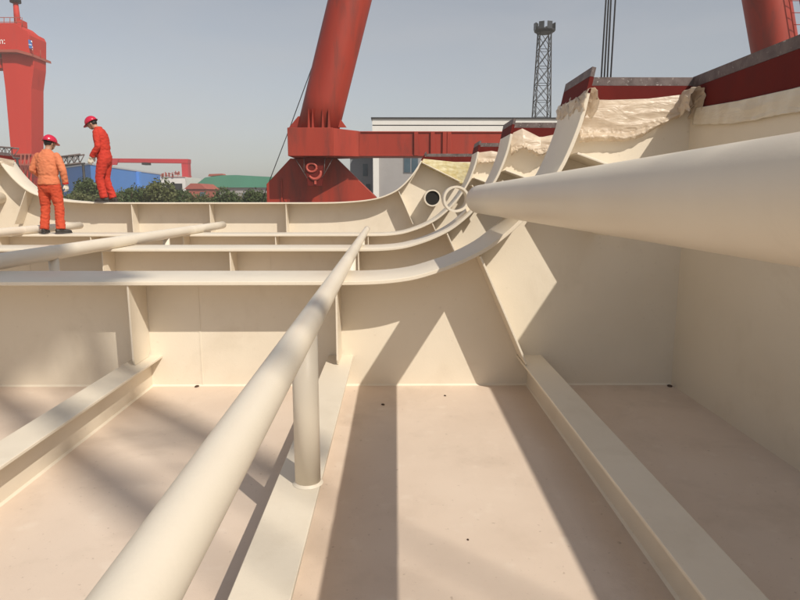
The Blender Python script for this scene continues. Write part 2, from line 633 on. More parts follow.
# open sleeve ring on the second frame, and the dark mouth of a pipe on the farthest frame
t = thing('pipe_sleeve', 'open cream ring sleeve standing at the tip of the thickest pipe', 'pipe sleeve', (.785, 7.9, 1.552))
m = MB()
ro, ri, L = .165, .138, .34
m.loft([(0, 0, 0), (0, L, 0)], ro, seg=48, caps=False)
m.loft([(0, 0, 0), (0, L, 0)], ri, seg=48, caps=False)
for y in (0, L):
    vs = [(rr * math.cos(2 * math.pi * k / 48), y, rr * math.sin(2 * math.pi * k / 48)) for rr in (ro, ri) for k in range(48)]
    m.add(vs, [(k, (k + 1) % 48, (k + 1) % 48 + 48, k + 48) for k in range(48)])
m.build('ring', 'cream2', t)
m = MB()
m.prism([(.12, -.10), (.20, -.05), (.30, -.14), (.20, -.30)], .10, .116)
m.build('support_plate', 'cream', t)

t = thing('pipe_mouth', 'black pipe mouth with thin cream rim, left of the open ring', 'pipe end', (.82, 13.4, 1.556))
m = MB()
ro, ri, L = .178, .150, .43
m.loft([(0, 0, 0), (0, L, 0)], ro, seg=40, caps=False)
m.loft([(0, 0, 0), (0, L, 0)], ri, seg=40, caps=False)
vs = [(rr * math.cos(2 * math.pi * k / 40), 0, rr * math.sin(2 * math.pi * k / 40)) for rr in (ro, ri) for k in range(40)]
m.add(vs, [(k, (k + 1) % 40, (k + 1) % 40 + 40, k + 40) for k in range(40)])
m.build('rim', 'cream2', t)
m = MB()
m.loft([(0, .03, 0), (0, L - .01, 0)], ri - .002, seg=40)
m.build('bore_shade', 'black', t)  # black plug paints the shade inside the open pipe

# ------------------------------------------------------------------ plastic film left over from painting
def sheet(label, top, drop, amp, mat='film', nu=150, nv=34, nrm=(0, -1, 0), seed=0, hem=.0, parts=None, name='plastic_sheet'):
    """thin crumpled film hanging from a polyline of points; drop(u) gives its length"""
    top = [Vector(p) for p in top]
    Ls = [0]
    for i in range(1, len(top)):
        Ls.append(Ls[-1] + (top[i] - top[i - 1]).length)

    def at(u):
        d = u * Ls[-1]
        for i in range(1, len(top)):
            if d <= Ls[i] + 1e-9:
                f_ = (d - Ls[i - 1]) / (Ls[i] - Ls[i - 1])
                return top[i - 1].lerp(top[i], f_)
        return top[-1].copy()
    nrm = Vector(nrm).normalized()
    vs, fs = [], []
    for i in range(nu + 1):
        u = i / nu
        p0 = at(u)
        dl, out = drop(u)
        for j in range(nv + 1):
            v = j / nv
            p = p0 + Vector((0, 0, -dl * v)) + nrm * (out * math.sin(v * math.pi * .75) + .006)
            # long soft folds that follow the swag, a tight crumple only along the hem
            q = Vector((p.x * 2.4, p.y * 2.4, p.z * 11 + seed * 7.3))
            d1 = 1 - 2 * abs(noise.noise(q))
            q2 = Vector((p.x * 24, p.y * 24, p.z * 26 + seed))
            d2 = 1 - 2.4 * abs(noise.noise(q2))
            d3 = 1 - 2.4 * abs(noise.noise(q2 * 2.3))
            e = max(0, (v - .62) / .38) ** 1.3
            p += nrm * ((d1 + .8) * amp * (.10 + .25 * v) + max(0, d2 + .4) * amp * e * .38 + d3 * amp * e * .10)
            p += Vector((noise.noise(q2 * .7 + Vector((3, 1, 0))) * amp * .5 * e, 0,
                         noise.noise(Vector((p0.x * 5, p0.y * 5, seed))) * amp * v * .7
                         + noise.noise(Vector((p0.x * 19, p0.y * 19, seed))) * amp * e * .35 + d2 * amp * e * .12))
            if hem and v > .8:
                p += nrm * hem * math.sin((v - .8) / .2 * math.pi)
            vs.append(p)
    for i in range(nu):
        for j in range(nv):
            a = i * (nv + 1) + j
            fs.append((a, a + 1, a + nv + 2, a + nv + 1))
    m = MB()
    m.add(vs, fs, True)
    o = m.build(name, mat, origin=tuple(top[len(top) // 2]))
    sd = o.modifiers.new('thickness', 'SOLIDIFY')
    sd.thickness = .0015
    return tag(o, label, 'plastic sheet', 'plastic sheets on the block')


def swag(a, b, pw=1.0):
    return lambda u: (a + (b - a) * u ** pw, .0)


yf = 5.1 - .02
# nearest frame: a long swag from the flange to the hull wall
sheet('long beige plastic swag between nearest frame flange and hull wall',
      [(1.465, yf, 2.335), (1.7, yf, 2.33), (2.0, yf, 2.34), (2.34, yf, 2.38)],
      lambda u: ((.33 - .22 * u + .075 * math.sin(u * math.pi)) * (1 if u < .9 else 1), .015), .034, seed=1, hem=.03, nu=240, nv=60)
# wrap over the flange end of the nearest frame
def wrap(label, x, z, y0, y1, seed, dl, amp=.03, lean=.12):
    pts = [(x - .035, y1 + .02, z), (x - .04, y0 + .2, z + .015), (x - .045, y0 - .015, z + .01)]
    vs, fs = [], []
    prof = [(-.05, -dl), (-.055, -dl * .6), (-.05, -.03), (-.035, .02), (0, .03), (.03, .012), (.04, -.05), (.045, -dl * .5), (.05, -dl * 1.15)]
    nu = 60
    dense = []
    for i in range(len(prof) - 1):
        for k in range(7):
            f_ = k / 7
            dense.append((prof[i][0] * (1 - f_) + prof[i + 1][0] * f_, prof[i][1] * (1 - f_) + prof[i + 1][1] * f_))
    dense.append(prof[-1])
    for i in range(nu + 1):
        y = y0 - .03 + (y1 - y0 + .06) * i / nu
        for (dx, dz) in dense:
            q = Vector((dx * 20 + seed, y * 9, dz * 12))
            a = amp * (abs(noise.noise(q)) + .6 * noise.noise(q * 2.3))
            jag = noise.noise(Vector((y * 8, seed, dx * 10))) * .06 if dz < -.05 else 0
            vs.append((x + dx * (1 + a * 12) + lean * dz + .01, y + noise.noise(q * 1.3) * amp, z + dz + jag + a * .5))
    n = len(dense)
    for i in range(nu):
        for j in range(n - 1):
            fs.append((i * n + j, i * n + j + 1, (i + 1) * n + j + 1, (i + 1) * n + j))
    m = MB()
    m.add(vs, fs, True)
    o = m.build('plastic_sheet', 'film', origin=(x, (y0 + y1) / 2, z))
    sd = o.modifiers.new('thickness', 'SOLIDIFY')
    sd.thickness = .0015
    return tag(o, label, 'plastic sheet', 'plastic sheets on the block')


wrap('crumpled beige plastic wrapped over the flange end of the nearest frame', 1.448, 2.335, 4.74, 5.46, 3, .13, .03)
wrap('bunched knot of beige plastic in the corner of nearest frame and hull wall', 2.30, 2.37, 4.90, 5.06, 9, .16, .035)
y2 = 8.12 - .02
sheet('crumpled beige plastic bunched along the web top of the second nearest frame',
      [(1.47, y2, 2.36), (1.62, y2, 2.43), (1.85, y2, 2.32), (2.1, y2, 2.37), (2.34, y2, 2.33)],
      lambda u: (.26 - .06 * u, .05), .10, seed=4, hem=.04, nu=170, nv=44)
y3 = 11.14 - .02
sheet('beige plastic along the web top of the frame under the orange jacket worker',
      [(1.46, y3, 2.34), (1.7, y3, 2.37), (2.0, y3, 2.32), (2.34, y3, 2.35)],
      lambda u: (.2, .04), .08, seed=6, hem=.03)
y4 = 13.85 - .02
sheet('yellowish plastic film over the top corner of the farthest frame, behind the black pipe mouth',
      [(.60, y4, 2.40), (.9, y4, 2.37), (1.3, y4, 2.33), (1.9, y4, 2.30), (2.34, y4, 2.32)],
      lambda u: (.14 + .32 * min(u * 2, 1), .03), .03, 'film_y', seed=8, nu=160)
sheet('beige plastic film along the wall top above the thickest pipe',
      [(XR - .004, 5.0, 2.26), (XR - .004, 4.4, 2.225), (XR - .004, 3.6, 2.20), (XR - .004, 2.6, 2.21), (XR - .004, .5, 2.2)],
      lambda u: (.13 + .02 * math.sin(u * 9), .01), .014, 'film_pale', seed=11, nrm=(-1, 0, 0), nu=160)
xl = 2 * XM - .60
sheet('rumpled beige plastic on the far left corner of the farthest frame',
      [(xl - 1.2, y4 - .2, 2.42), (xl - .5, y4 - .3, 2.45), (xl + .02, y4 - .33, 2.40), (xl + .10, y4 + .1, 2.36)],
      lambda u: (.22 - .08 * u, .05), .09, seed=13)

# small dirt chips on the floor, plus a dark lump for a rat hole
for (x, y, r, lab) in [(-1.661, 5.06, .028, 'dark dirt lump at the foot of the nearest frame, left of the post'),
                       (-.087, 4.585, .02, 'dark chip at the edge of the pipe shadow on the floor'),
                       (.407, 4.80, .016, 'dark chip on the floor by the tip of the bracket shadow'),
                       (.342, 2.674, .010, 'tiny dark chip in the middle of the sunlit floor'),
                       (2.32, 5.03, .032, 'dark lump standing for the rat hole in the shaded corner where hull wall meets the nearest frame'),
                       (2.0, 2.75, .022, 'thin dark scrap on the shaded floor at the right photo edge')]:
    m = MB()
    r *= .75
    m.ball((0, 0, r * .3), r, r * .7, r * .45, su=8, sv=6)
    m.v = [(v[0] * (1 + .35 * noise.noise(Vector((v[0] * 60 + x, v[1] * 60, 1)))), v[1], max(0.0005, v[2])) for v in m.v]
    o = m.build('chip_and_hole_mark', 'chip')
    o.location = (x, y, 0)
    o.rotation_euler.z = x * 5
    tag(o, lab, 'dirt chip', 'dirt chips on the floor')


# ------------------------------------------------------------------ workers
def remesh(mb, name, mat, parent, voxel, wr=0.0, smooth=4, seed=0, mats=None, region=None):
    me = mb.mesh(name + '_src')
    o = bpy.data.objects.new(name + '_src', me)
    COL.objects.link(o)
    rm = o.modifiers.new('r', 'REMESH')
    rm.mode = 'VOXEL'
    rm.voxel_size = voxel
    sm = o.modifiers.new('s', 'SMOOTH')
    sm.iterations = smooth
    sm.factor = .5
    dg = bpy.context.evaluated_depsgraph_get()
    res = bpy.data.meshes.new_from_object(o.evaluated_get(dg))
    bpy.data.objects.remove(o)
    res.name = name
    if wr:
        for v in res.vertices:
            p = v.co
            q = Vector((p.x * 11 + seed, p.y * 11, p.z * 15))
            d = (1 - 2.2 * abs(noise.noise(q))) * .6 + .5 * noise.noise(q * 2.1)
            v.co = p + v.normal * (d * wr)
    for p in res.polygons:
        p.use_smooth = True
    res.materials.clear()
    for k in (mats or [mat]):
        res.materials.append(M[k])
    if region:
        for p in res.polygons:
            p.material_index = region(p.center)
    ob = bpy.data.objects.new(name, res)
    COL.objects.link(ob)
    ob.parent = parent
    return ob


def lerp_path(a, b, n):
    a, b = Vector(a), Vector(b)
    return [a.lerp(b, i / n) for i in range(n + 1)]


def limb(m, a, b, c, r, k=1.0):
    """two-segment tapered limb a-b-c, r = five radii"""
    a, b, c = Vector(a), Vector(b), Vector(c)
    pts = [a, a.lerp(b, .5), b.lerp(a, .12), b.lerp(c, .12), b.lerp(c, .5), c]
    rr = [r[0], r[1], r[2], r[2], r[3], r[4]]
    m.loft(pts, [q * k for q in rr], seg=18)
    m.ball(b, r[2] * k * .99, r[2] * k * .99, r[2] * k * .99)
    m.ball(a, r[0] * k * .98, r[0] * k * .98, r[0] * k * .98)


def hand_mesh(m, wrist, d, palm_n, side, k=1.0, curl=.5, fat=1.0):
    """palm, four unequal bent fingers and a thumb; d = direction of the fingers"""
    wrist, d, pn = Vector(wrist), Vector(d).normalized(), Vector(palm_n).normalized()
    s = d.cross(pn).normalized() * side
    m.loft([wrist - d * .03, wrist + d * .01, wrist + d * .05, wrist + d * .09], [.028 * fat, .034 * fat, .042 * fat, .041 * fat],
           [.022 * fat, .020 * fat, .017 * fat, .015 * fat], seg=14, up=pn)
    for i, (off, ln) in enumerate(((.030, .072), (.010, .080), (-.010, .075), (-.030, .058))):
        p = wrist + d * .085 + s * off
        pts = [p]
        ang = .15
        for q in (.42, .32, .26):
            ang += curl * (.75 + .1 * i)
            pts.append(pts[-1] + (d * math.cos(ang) + pn * math.sin(ang)) * (ln * q))
        m.loft(pts, [.0105 * fat, .010 * fat, .0092 * fat, .0075 * fat], seg=10)
        m.ball(pts[-1], .0078 * fat, .0078 * fat, .0078 * fat, su=8, sv=6)
    t0 = wrist + d * .025 + s * .032
    t1 = t0 + d * .032 + s * .022 + pn * .012
    t2 = t1 + d * .026 + s * .006 + pn * .012
    m.loft([t0 - s * .012, t0, t1, t2], [.014 * fat, .013 * fat, .0115 * fat, .009 * fat], seg=10)


def person(label, loc, rz, scale, P, cloth):
    root = thing('person', label, 'person', loc, None, rz)
    hy = P.get('hip', (0, 0, .93))
    sp = P['spine']                    # function z -> (dx, dy)
    HC = Vector(P['head'])             # head centre
    HR = Matrix.Rotation(P['yaw'], 3, 'Z') @ Matrix.Rotation(P['pitch'], 3, 'X')

    def torso(m, k=1.0, top=True, lo=.78):
        secs = [(.78, .11, .095), (.84, .165, .125), (.92, .182, .138), (1.0, .172, .13), (1.05, .165, .125),
                (1.10, .178, .135), (1.2, .19, .138), (1.3, .198, .138), (1.38, .196, .128), (1.44, .165, .108), (1.485, .105, .085)]
        if top:
            secs.append((1.52, .068, .068))
        pts = [(sp(z)[0], sp(z)[1], z) for z, _, _ in secs if z >= lo]
        m.loft(pts, [a * k for z, a, b in secs if z >= lo], [b * k for z, a, b in secs if z >= lo], seg=28, up=(0, 1, 0))

    def legs(m, k=1.0, cuff=True):
        for s, (kn, an) in P['legs'].items():
            hx = (-.095 if s == 'L' else .095)
            a = (sp(.88)[0] + hx, sp(.88)[1], .88)
            limb(m, a, kn, an, (.105, .098, .078, .074, .076 if cuff else .045), k)

    def arms(m, k=1.0):
        for s, (el, wr_) in P['arms'].items():
            sx = -.170 if s == 'L' else .170
            a = (sp(1.42)[0] + sx * P.get('sh', 1), sp(1.42)[1], 1.405)
            limb(m, a, el, wr_, (.066, .064, .056, .053, .046), k)

    # body: one continuous surface
    m = MB()
    torso(m, .80)
    legs(m, .72, False)
    arms(m, .70)
    nb = Vector((sp(1.47)[0], sp(1.47)[1], 1.46))
    m.loft([nb, nb.lerp(HC, .5), HC], [.062, .055, .055], seg=16)
    m.ball(HC, .076, .094, .108, HR, 20, 14)
    m.ball(HC + HR @ Vector((0, .035, -.062)), .052, .055, .050, HR)         # jaw
    m.ball(HC + HR @ Vector((0, .094, -.022)), .013, .022, .020, HR, 10, 8)    # nose
    m.ball(HC + HR @ Vector((0, .088, -.060)), .024, .012, .009, HR, 10, 8)    # lips
    m.ball(HC + HR @ Vector((0, .086, .014)), .048, .014, .010, HR, 10, 8)     # brow
    for s in (-1, 1):
        m.ball(HC + HR @ Vector((s * .076, -.004, -.012)), .011, .020, .031, HR, 10, 8)   # ears
    for s, (el, wr_) in P['arms'].items():
        d = (Vector(wr_) - Vector(el)).normalized()
        hand_mesh(m, Vector(wr_) + d * .03, P['hand'][s][0], P['hand'][s][1], 1 if s == 'L' else -1, fat=.8)
    eyes = [HC + HR @ Vector((s * .030, .088, -.004)) for s in (-1, 1)]

    def reg(c):
        return 1 if min((c - e).length for e in eyes) < .012 else 0
    remesh(m, 'body', 'skin', root, .0085, smooth=2, mats=['skin', 'hair'], region=reg)
    # clothes
    if cloth == 'two':
        m = MB()
        torso(m, 1.0, False, .98)
        z0 = 1.0
        pts = [(sp(z)[0], sp(z)[1], z) for z in (.90, .95, 1.0, 1.04)]
        m.loft(pts, [.198, .194, .180, .17], [.150, .146, .136, .13], seg=28, up=(0, 1, 0))
        arms(m)
        m.loft([(sp(1.46)[0], sp(1.46)[1], 1.45), (sp(1.5)[0], sp(1.5)[1] + .005, 1.525)], [.095, .075], [.085, .078], seg=20, up=(0, 1, 0))
        remesh(m, 'jacket', 'jacket', root, .011, .012, 9, 3)
        m = MB()
        pts = [(sp(z)[0], sp(z)[1], z) for z in (.76, .84, .92, 1.0)]
        m.loft(pts, [.12, .168, .182, .165], [.10, .128, .136, .12], seg=28, up=(0, 1, 0))
        legs(m)
        remesh(m, 'trousers', 'trousers', root, .011, .015, 5, 8)
        for s, (el, wr_) in P['arms'].items():
            m = MB()
            d = (Vector(wr_) - Vector(el)).normalized()
            w_ = Vector(wr_)
            m.loft([w_ - d * .012, w_ + d * .022], [.050, .052], seg=18)
            m.build('cuff', 'coverall', root)
    else:
        m = MB()
        torso(m, 1.0, False)
        legs(m)
        arms(m)
        m.loft([(sp(1.46)[0], sp(1.46)[1], 1.45), (sp(1.5)[0], sp(1.5)[1] + .005, 1.525)], [.095, .075], [.085, .078], seg=20, up=(0, 1, 0))
        remesh(m, 'coverall', 'coverall', root, .011, .013, 8, 5)
    # gloves, boots
    for s, (el, wr_) in P['arms'].items():
        d = (Vector(wr_) - Vector(el)).normalized()
        m = MB()
        hand_mesh(m, Vector(wr_) + d * .03, P['hand'][s][0], P['hand'][s][1], 1 if s == 'L' else -1, fat=1.12)
        w_ = Vector(wr_)
        m.loft([w_ - d * .02, w_ + d * .03], [.043, .040], seg=16)
        remesh(m, 'glove', 'glove', root, .005, .0015, 2, 4)
    for s, (kn, an) in P['legs'].items():
        m = MB()
        a = Vector(an)
        ya = P['foot'][s]
        fx = Vector((math.sin(ya), math.cos(ya), 0))
        z0 = a.z - .085
        b0 = Vector((a.x, a.y, 0))
        m.loft([b0 - fx * .085 + Vector((0, 0, z0 + .045)), b0 + Vector((0, 0, z0 + .05)), b0 + fx * .08 + Vector((0, 0, z0 + .042)),
                b0 + fx * .15 + Vector((0, 0, z0 + .036)), b0 + fx * .185 + Vector((0, 0, z0 + .03))],
               [.034, .044, .046, .046, .026], [.044, .05, .042, .034, .024], seg=16, up=(0, 0, 1))
        m.loft([b0 + Vector((0, 0, z0 + .05)), b0 + Vector((0, 0, z0 + .16))], [.05, .052], seg=16)
        m.loft([b0 - fx * .095 + Vector((0, 0, z0 + .011)), b0 + fx * .08 + Vector((0, 0, z0 + .011)), b0 + fx * .195 + Vector((0, 0, z0 + .012))],
               [.038, .05, .036], [.011, .011, .010], seg=16, up=(0, 0, 1))
        remesh(m, 'boot', 'boot', root, .008, 0, 2)
    # hair under the helmet rim
    m = MB()
    m.ball(HC + HR @ Vector((0, -.020, .006)), .083, .088, .088, HR)
    remesh(m, 'hair', 'hair', root, .009, .003, 1)
    # helmet
    hm = thing_part('helmet', root)
    m = MB()
    hc = HC + HR @ Vector((0, -.004, .030))
    vs, fs = [], []
    su, sv = 32, 10
    for j in range(sv + 1):
        th = math.pi / 2 * j / sv
        for i in range(su):
            ph = 2 * math.pi * i / su
            ridge = 1 + .05 * math.exp(-(math.cos(ph) * math.sin(th) / .16) ** 2) * math.cos(th) ** .5 if th < 1.5 else 1
            p = Vector((.108 * math.sin(th) * math.cos(ph), .130 * math.sin(th) * math.sin(ph), .118 * math.cos(th) * ridge))
            vs.append(hc + HR @ p)
    for j in range(sv):
        for i in range(su):
            i2 = (i + 1) % su
            fs.append((j * su + i, (j + 1) * su + i, (j + 1) * su + i2, j * su + i2))
    m.add(vs, fs, True)
    shell = m.build('helmet', 'helmet', root)
    sd = shell.modifiers.new('t', 'SOLIDIFY')
    sd.thickness = .004
    m = MB()
    vs = []
    for i in range(su):
        ph = 2 * math.pi * i / su
        ex = .012 + .045 * max(0, math.sin(ph)) ** 3
        for rr, dz in ((0, .002), (ex, -.006 - ex * .25), (ex, -.010 - ex * .25), (0, -.004)):
            vs.append(hc + HR @ Vector(((.108 + rr) * math.cos(ph), (.130 + rr) * math.sin(ph), dz)))
    m.add(vs, [(4 * i + k, 4 * i + (k + 1) % 4, 4 * ((i + 1) % su) + (k + 1) % 4, 4 * ((i + 1) % su) + k)
               for i in range(su) for k in range(4)], True)
    m.build('brim', 'helmet', shell)
    m = MB()
    for s in (-1, 1):
        m.loft([hc + HR @ Vector((s * .10, .01, -.005)), HC + HR @ Vector((s * .080, .02, -.05)), HC + HR @ Vector((s * .03, .045, -.115))], .004, seg=6)
    m.build('chin_strap', 'dark', shell)
    # scale the whole figure
    for c in list(root.children_recursive):
        c.data.transform(Matrix.Scale(scale, 4))
    return root


def thing_part(n, r):
    return None


ZF3 = .907 + FL
ZF4 = 1.43 + FL
w1 = W(53.5, 232, 10.98)
person('person in faded orange jacket seen from behind, standing on a frame flange', (w1.x, 10.98, ZF3), R(-4), .945,
       dict(spine=lambda z: (.012 * (z - .9), .0 + .05 * max(0, z - 1.25)), head=(.035, .075, 1.645), yaw=R(-22), pitch=R(-14), sh=1.03,
            legs={'L': ((-.135, .04, .48), (-.155, -.02, .095)), 'R': ((.125, .045, .48), (.15, -.01, .095))},
            arms={'L': ((-.285, -.02, 1.17), (-.215, .17, 1.03)), 'R': ((.30, -.03, 1.16), (.285, .04, .935))},
            hand={'L': ((.3, .85, -.3), (0, -.2, -1)), 'R': ((.12, .10, -1), (-1, .2, 0))},
            foot={'L': R(-14), 'R': R(38)}), 'two')
w2 = W(106.5, 202, 13.62)
person('person in red coverall with bowed head, standing on the farthest frame', (w2.x, 13.62, ZF4), R(93), 1.03,
       dict(spine=lambda z: (0, -.035 + .10 * max(0, z - .85) + .12 * max(0, z - 1.3)), head=(.0, .175, 1.60), yaw=R(0), pitch=R(-30), sh=.96,
            legs={'L': ((-.10, .07, .48), (-.105, .00, .095)), 'R': ((.10, .02, .48), (.105, -.10, .095))},
            arms={'L': ((-.235, -.005, 1.13), (-.20, .15, .92)), 'R': ((.225, .02, 1.14), (.13, .22, .96))},
            hand={'L': ((.05, .35, -1), (1, 0, 0)), 'R': ((-.1, .4, -1), (-1, 0, 0))},
            foot={'L': R(-6), 'R': R(10)}), 'one')


# ------------------------------------------------------------------ the yard
GZ = -1.6
m = MB()
m.box(-420, 420, -80, 520, GZ - .5, GZ)
struct(m.build('ground', 'ground'))


def shape(pix, Y):
    return [(W(x, y, Y).x, W(x, y, Y).z) for x, y in pix]


# big A-frame gantry crane leg behind the block
YC = 32.0
t = thing('gantry_crane', 'big red gantry crane with round inclined legs and a cross beam behind the block', 'crane', (W(440, 200, YC).x, YC, GZ))
off = Vector(t.location)


def cpart(m, name, mat, bevel=0, lab=None, parent=None):
    if parent is None:
        m.v = [tuple(Vector(v) - off) for v in m.v]
        parent = t
    else:
        m.v = [tuple(Vector(v) - off) for v in m.v]
    o = m.build(name, mat, parent, bevel)
    if lab:
        o['label'] = lab
    return o


lb, lt = W(318.5, 128, YC), W(350, 0, YC)
rb, rt = W(776.5, 60, YC), W(766.5, 0, YC)
dl = (lt - lb)
dr = (rt - rb)
lbot = lb - dl * (.3 / dl.z)
rbot = rb + dr * ((lbot.z - rb.z) / dr.z)
zt = 24
ltop = lb + dl * ((zt - lb.z) / dl.z)
rtop = rb + dr * ((zt - rb.z) / dr.z)
for a, b in ((lbot, ltop), (rbot, rtop)):
    m = MB()
    m.loft(lerp_path(a, b, 12), 1.02, seg=40)
    d = (b - a).normalized()
    for k in (.8,):                       # ring seams
        c = a.lerp(b, k)
        m.loft([c - d * .03, c - d * .015, c + d * .015, c + d * .03], [1.015, 1.035, 1.035, 1.015], seg=40, caps=False)
    cpart(m, 'leg_tube', 'red')
# ladder with cage up the right tube
m = MB()
d = (rtop - rbot).normalized()
side = Vector((1, 0, 0)) - d * d.x
for k in range(40):
    c = rbot + d * (k * .55) + side.normalized() * .55 + Vector((0, -1.15, 0))
    m.bar(c + Vector((-.25, 0, 0)), c + Vector((.25, 0, 0)), .02, 5)
for s in (-.25, .25):
    m.bar(rbot + side.normalized() * .55 + Vector((s, -1.15, 0)), rtop + side.normalized() * .55 + Vector((s, -1.15, 0)), .03, 5)
cpart(m, 'ladder', 'red')
# cross beam
m = MB()
bl = W(287, 128.5, YC - 1.3)
zt_, zb_ = W(300, 127.5, YC - 1.3).z, W(300, 156, YC - 1.3).z
xs = [W(x, 140, YC - 1.3).x for x in (287.5, 333, 358)]
m.box(xs[0], xs[1], YC - 1.3, YC + 1.3, zb_, zt_)
cpart(m, 'beam_head', 'red', .02)
m = MB()
zt2 = zt_ - .05
m.add([(xs[1] + .004, YC - 1.28, zb_ + .01), (xs[2], YC - .52, zb_ + .03), (xs[2], YC - .52, zt2 - .03), (xs[1] + .004, YC - 1.28, zt_ - .02),
       (xs[1] + .004, YC + 1.2, zb_ + .01), (xs[2], YC + 1.0, zb_ + .03), (xs[2], YC + 1.0, zt2 - .03), (xs[1] + .004, YC + 1.2, zt_ - .02)],
      [(0, 1, 2, 3), (7, 6, 5, 4), (0, 4, 5, 1), (2, 6, 7, 3), (0, 3, 7, 4), (1, 5, 6, 2)])
cpart(m, 'beam_haunch', 'red', .01)
m = MB()
xe = W(835, 140, YC).x
m.box(xs[2] + .004, xe, YC - .50, YC + 1.0, zb_ + .04, zt2 - .04)
for px in (416, 432.5, 444.5, 449):
    x = W(px, 140, YC - .50).x
    m.box(x - .10, x + .10, YC - .62, YC - .501, zb_ + .06, zt2 - .06)
m.box(xs[2] + .1, xe - .1, YC - .56, YC - .501, zt2 - .10, zt2 - .045)
m.box(xs[2] + .1, xe - .1, YC - .56, YC - .501, zb_ + .045, zb_ + .10)
cpart(m, 'cross_beam', 'red', .01)
# saddle plates at the foot of the tube
for x0, x1, x2 in ((290, 299, 303), (347, 339, 335)):
    m = MB()
    m.prism(shape([(x0, 128), (x1, 117), (x2, 117), (x2, 128)], YC), YC - .3, YC - .2)
    cpart(m, 'saddle_plate', 'red')
for px in (309, 313, 323, 329):
    m = MB()
    q = W(px, 127, YC - 1.05)
    m.prism([(q.x - .06, zt_), (q.x + .06, zt_), (q.x + .0, zt_ + .9)], YC - 1.12, YC - .8)
    cpart(m, 'gusset', 'red')
# foot housings
for px0 in (0, 1):
    base = shape([(265, 214), (265, 184), (289, 158), (336, 158), (376, 197), (376, 214)], YC)
    if px0:
        xc = rbot.x - lbot.x
        base = [(a + xc, b) for a, b in base]
    base = [(a, max(b, GZ)) for a, b in base]
    lowl, lowr = base[0], base[-1]
    base = [(lowl[0], GZ + .9)] + base[1:-1] + [(lowr[0], GZ + .9)]
    m = MB()
    m.prism(base, YC + .35, YC + 1.6)
    xa = W(280, 180, YC).x + (xc if px0 else 0)
    m.box(xa - .05, xa + .05, YC + .28, YC + .35, GZ + .95, base[1][1] + .3)
    house = cpart(m, 'foot_housing', 'red', .03)
    for i in range(4):
        m = MB()
        x = base[0][0] + .8 + i * (base[-1][0] - base[0][0] - 1.6) / 3
        m.loft([(x, YC + .5, GZ + .45), (x, YC + 1.4, GZ + .45)], .45, seg=24, up=(0, 0, 1))
        cpart(m, 'wheel', 'dark', parent=house)
# hanging cover with a hook emblem in front of the left housing
m = MB()
m.prism(shape([(304, 157.5), (325, 157.5), (322, 186), (308, 186)], YC - .95), YC - .95, YC - .6)
cov = cpart(m, 'hook_cover', 'primer', .01)
c = W(315, 173.5, YC - .97)
m = MB()
pts = [(c.x - .16 + .24 * math.cos(a), YC - .97, c.z + .28 + .2 * math.sin(a)) for a in [R(q) for q in range(0, 360, 20)]]
m.loft(pts + pts[:1], .055, seg=8)
pts = [(c.x - .02 + .30 * math.cos(a), YC - .97, c.z + .05 + .32 * math.sin(a)) for a in [R(q) for q in range(-150, 30, 15)]]
m.loft(pts, [.05 + .03 * math.sin(i / 11 * math.pi) for i in range(len(pts))], seg=8)
m.box(c.x - .04, c.x + .06, YC - 1.0, YC - .951, c.z - .52, c.z - .28)
cpart(m, 'hook_emblem', 'hookred', parent=cov)
for a, b in (((295, 158), (307, 178)), ((304, 157), (304, 174)), ((325, 157), (324, 175)), ((333, 158), (322, 178))):
    m = MB()
    m.bar(W(*a, YC - 1.0), W(*b, YC - 1.0), .018, 5)
    cpart(m, 'stay', 'bare', parent=cov)
# top girder joining the two tubes, out of the picture
m = MB()
m.box(min(ltop.x, rtop.x) - 3, max(ltop.x, rtop.x) + 3, YC - 1.6, YC + 1.6, zt - .2, zt + 3.2)
cpart(m, 'girder', 'red', .03)

# thin stay cable left of the tube
m = MB()
a, b = W(311, 70, YC + 1.3), W(269, 182, YC + 1.3)
a2 = a + (a - b) * 1.3
m.loft([a2, a, a.lerp(b, .5) + Vector((0, 0, -.06)), b, b + (b - a) * .35], .022, seg=6)
m2 = m.build('cable', 'rope')
tag(m2, 'thin dark cable slanting down beside the left crane tube', 'cable')

# hoist ropes behind the red frame top
for (xb, xt, k) in ((601.6, 606, 'leftmost'), (604.6, 608.6, 'second from left'), (607.6, 611, 'third from left'), (611, 615.4, 'rightmost')):
    a, b = W(xb, 72, 28), W(xt, 0, 28)
    d = b - a
    m = MB()
    m.loft([a - d * .9, b + d * 3.0], .036, seg=8)
    o = m.build('hoist_rope', 'rope', origin=tuple(a))
    tag(o, '%s of the four dark hoist ropes in the sky' % k, 'rope', 'hoist ropes')

# white and grey shop hall
YB = 60.0
t = thing('workshop_building', 'long grey workshop hall with banded white eave behind the red cross beam', 'building', (W(440, 200, YB).x, YB, GZ))
off = Vector(t.location)
x0, x1 = W(373, 150, YB).x, W(640, 150, YB).x
zT = W(440, 118, YB).z
m = MB()
zw = W(440, 133, YB).z
m.box(x0 + .3, x1, YB, YB + 25, GZ, zw)
cpart(m, 'wall', 'grey')
m = MB()
m.box(x0, x0 + .55, YB - .25, YB + .3, GZ, zw)
cpart(m, 'corner_pilaster', 'white')
m = MB()
h = zT - zw
m.box(x0 - .05, x1, YB - .35, YB + 25, zw + .001, zw + h * .45)
m.box(x0 - .05, x1, YB - .35, YB + 25, zw + h * .52, zw + h * .93)
cpart(m, 'eave_band', 'white')
m = MB()
m.box(x0 - .0, x1, YB - .25, YB + 25, zw + h * .45, zw + h * .52)
m.box(x0 - .15, x1, YB - .5, YB + 25, zw + h * .93, zT)
cpart(m, 'eave_trim', 'dark')
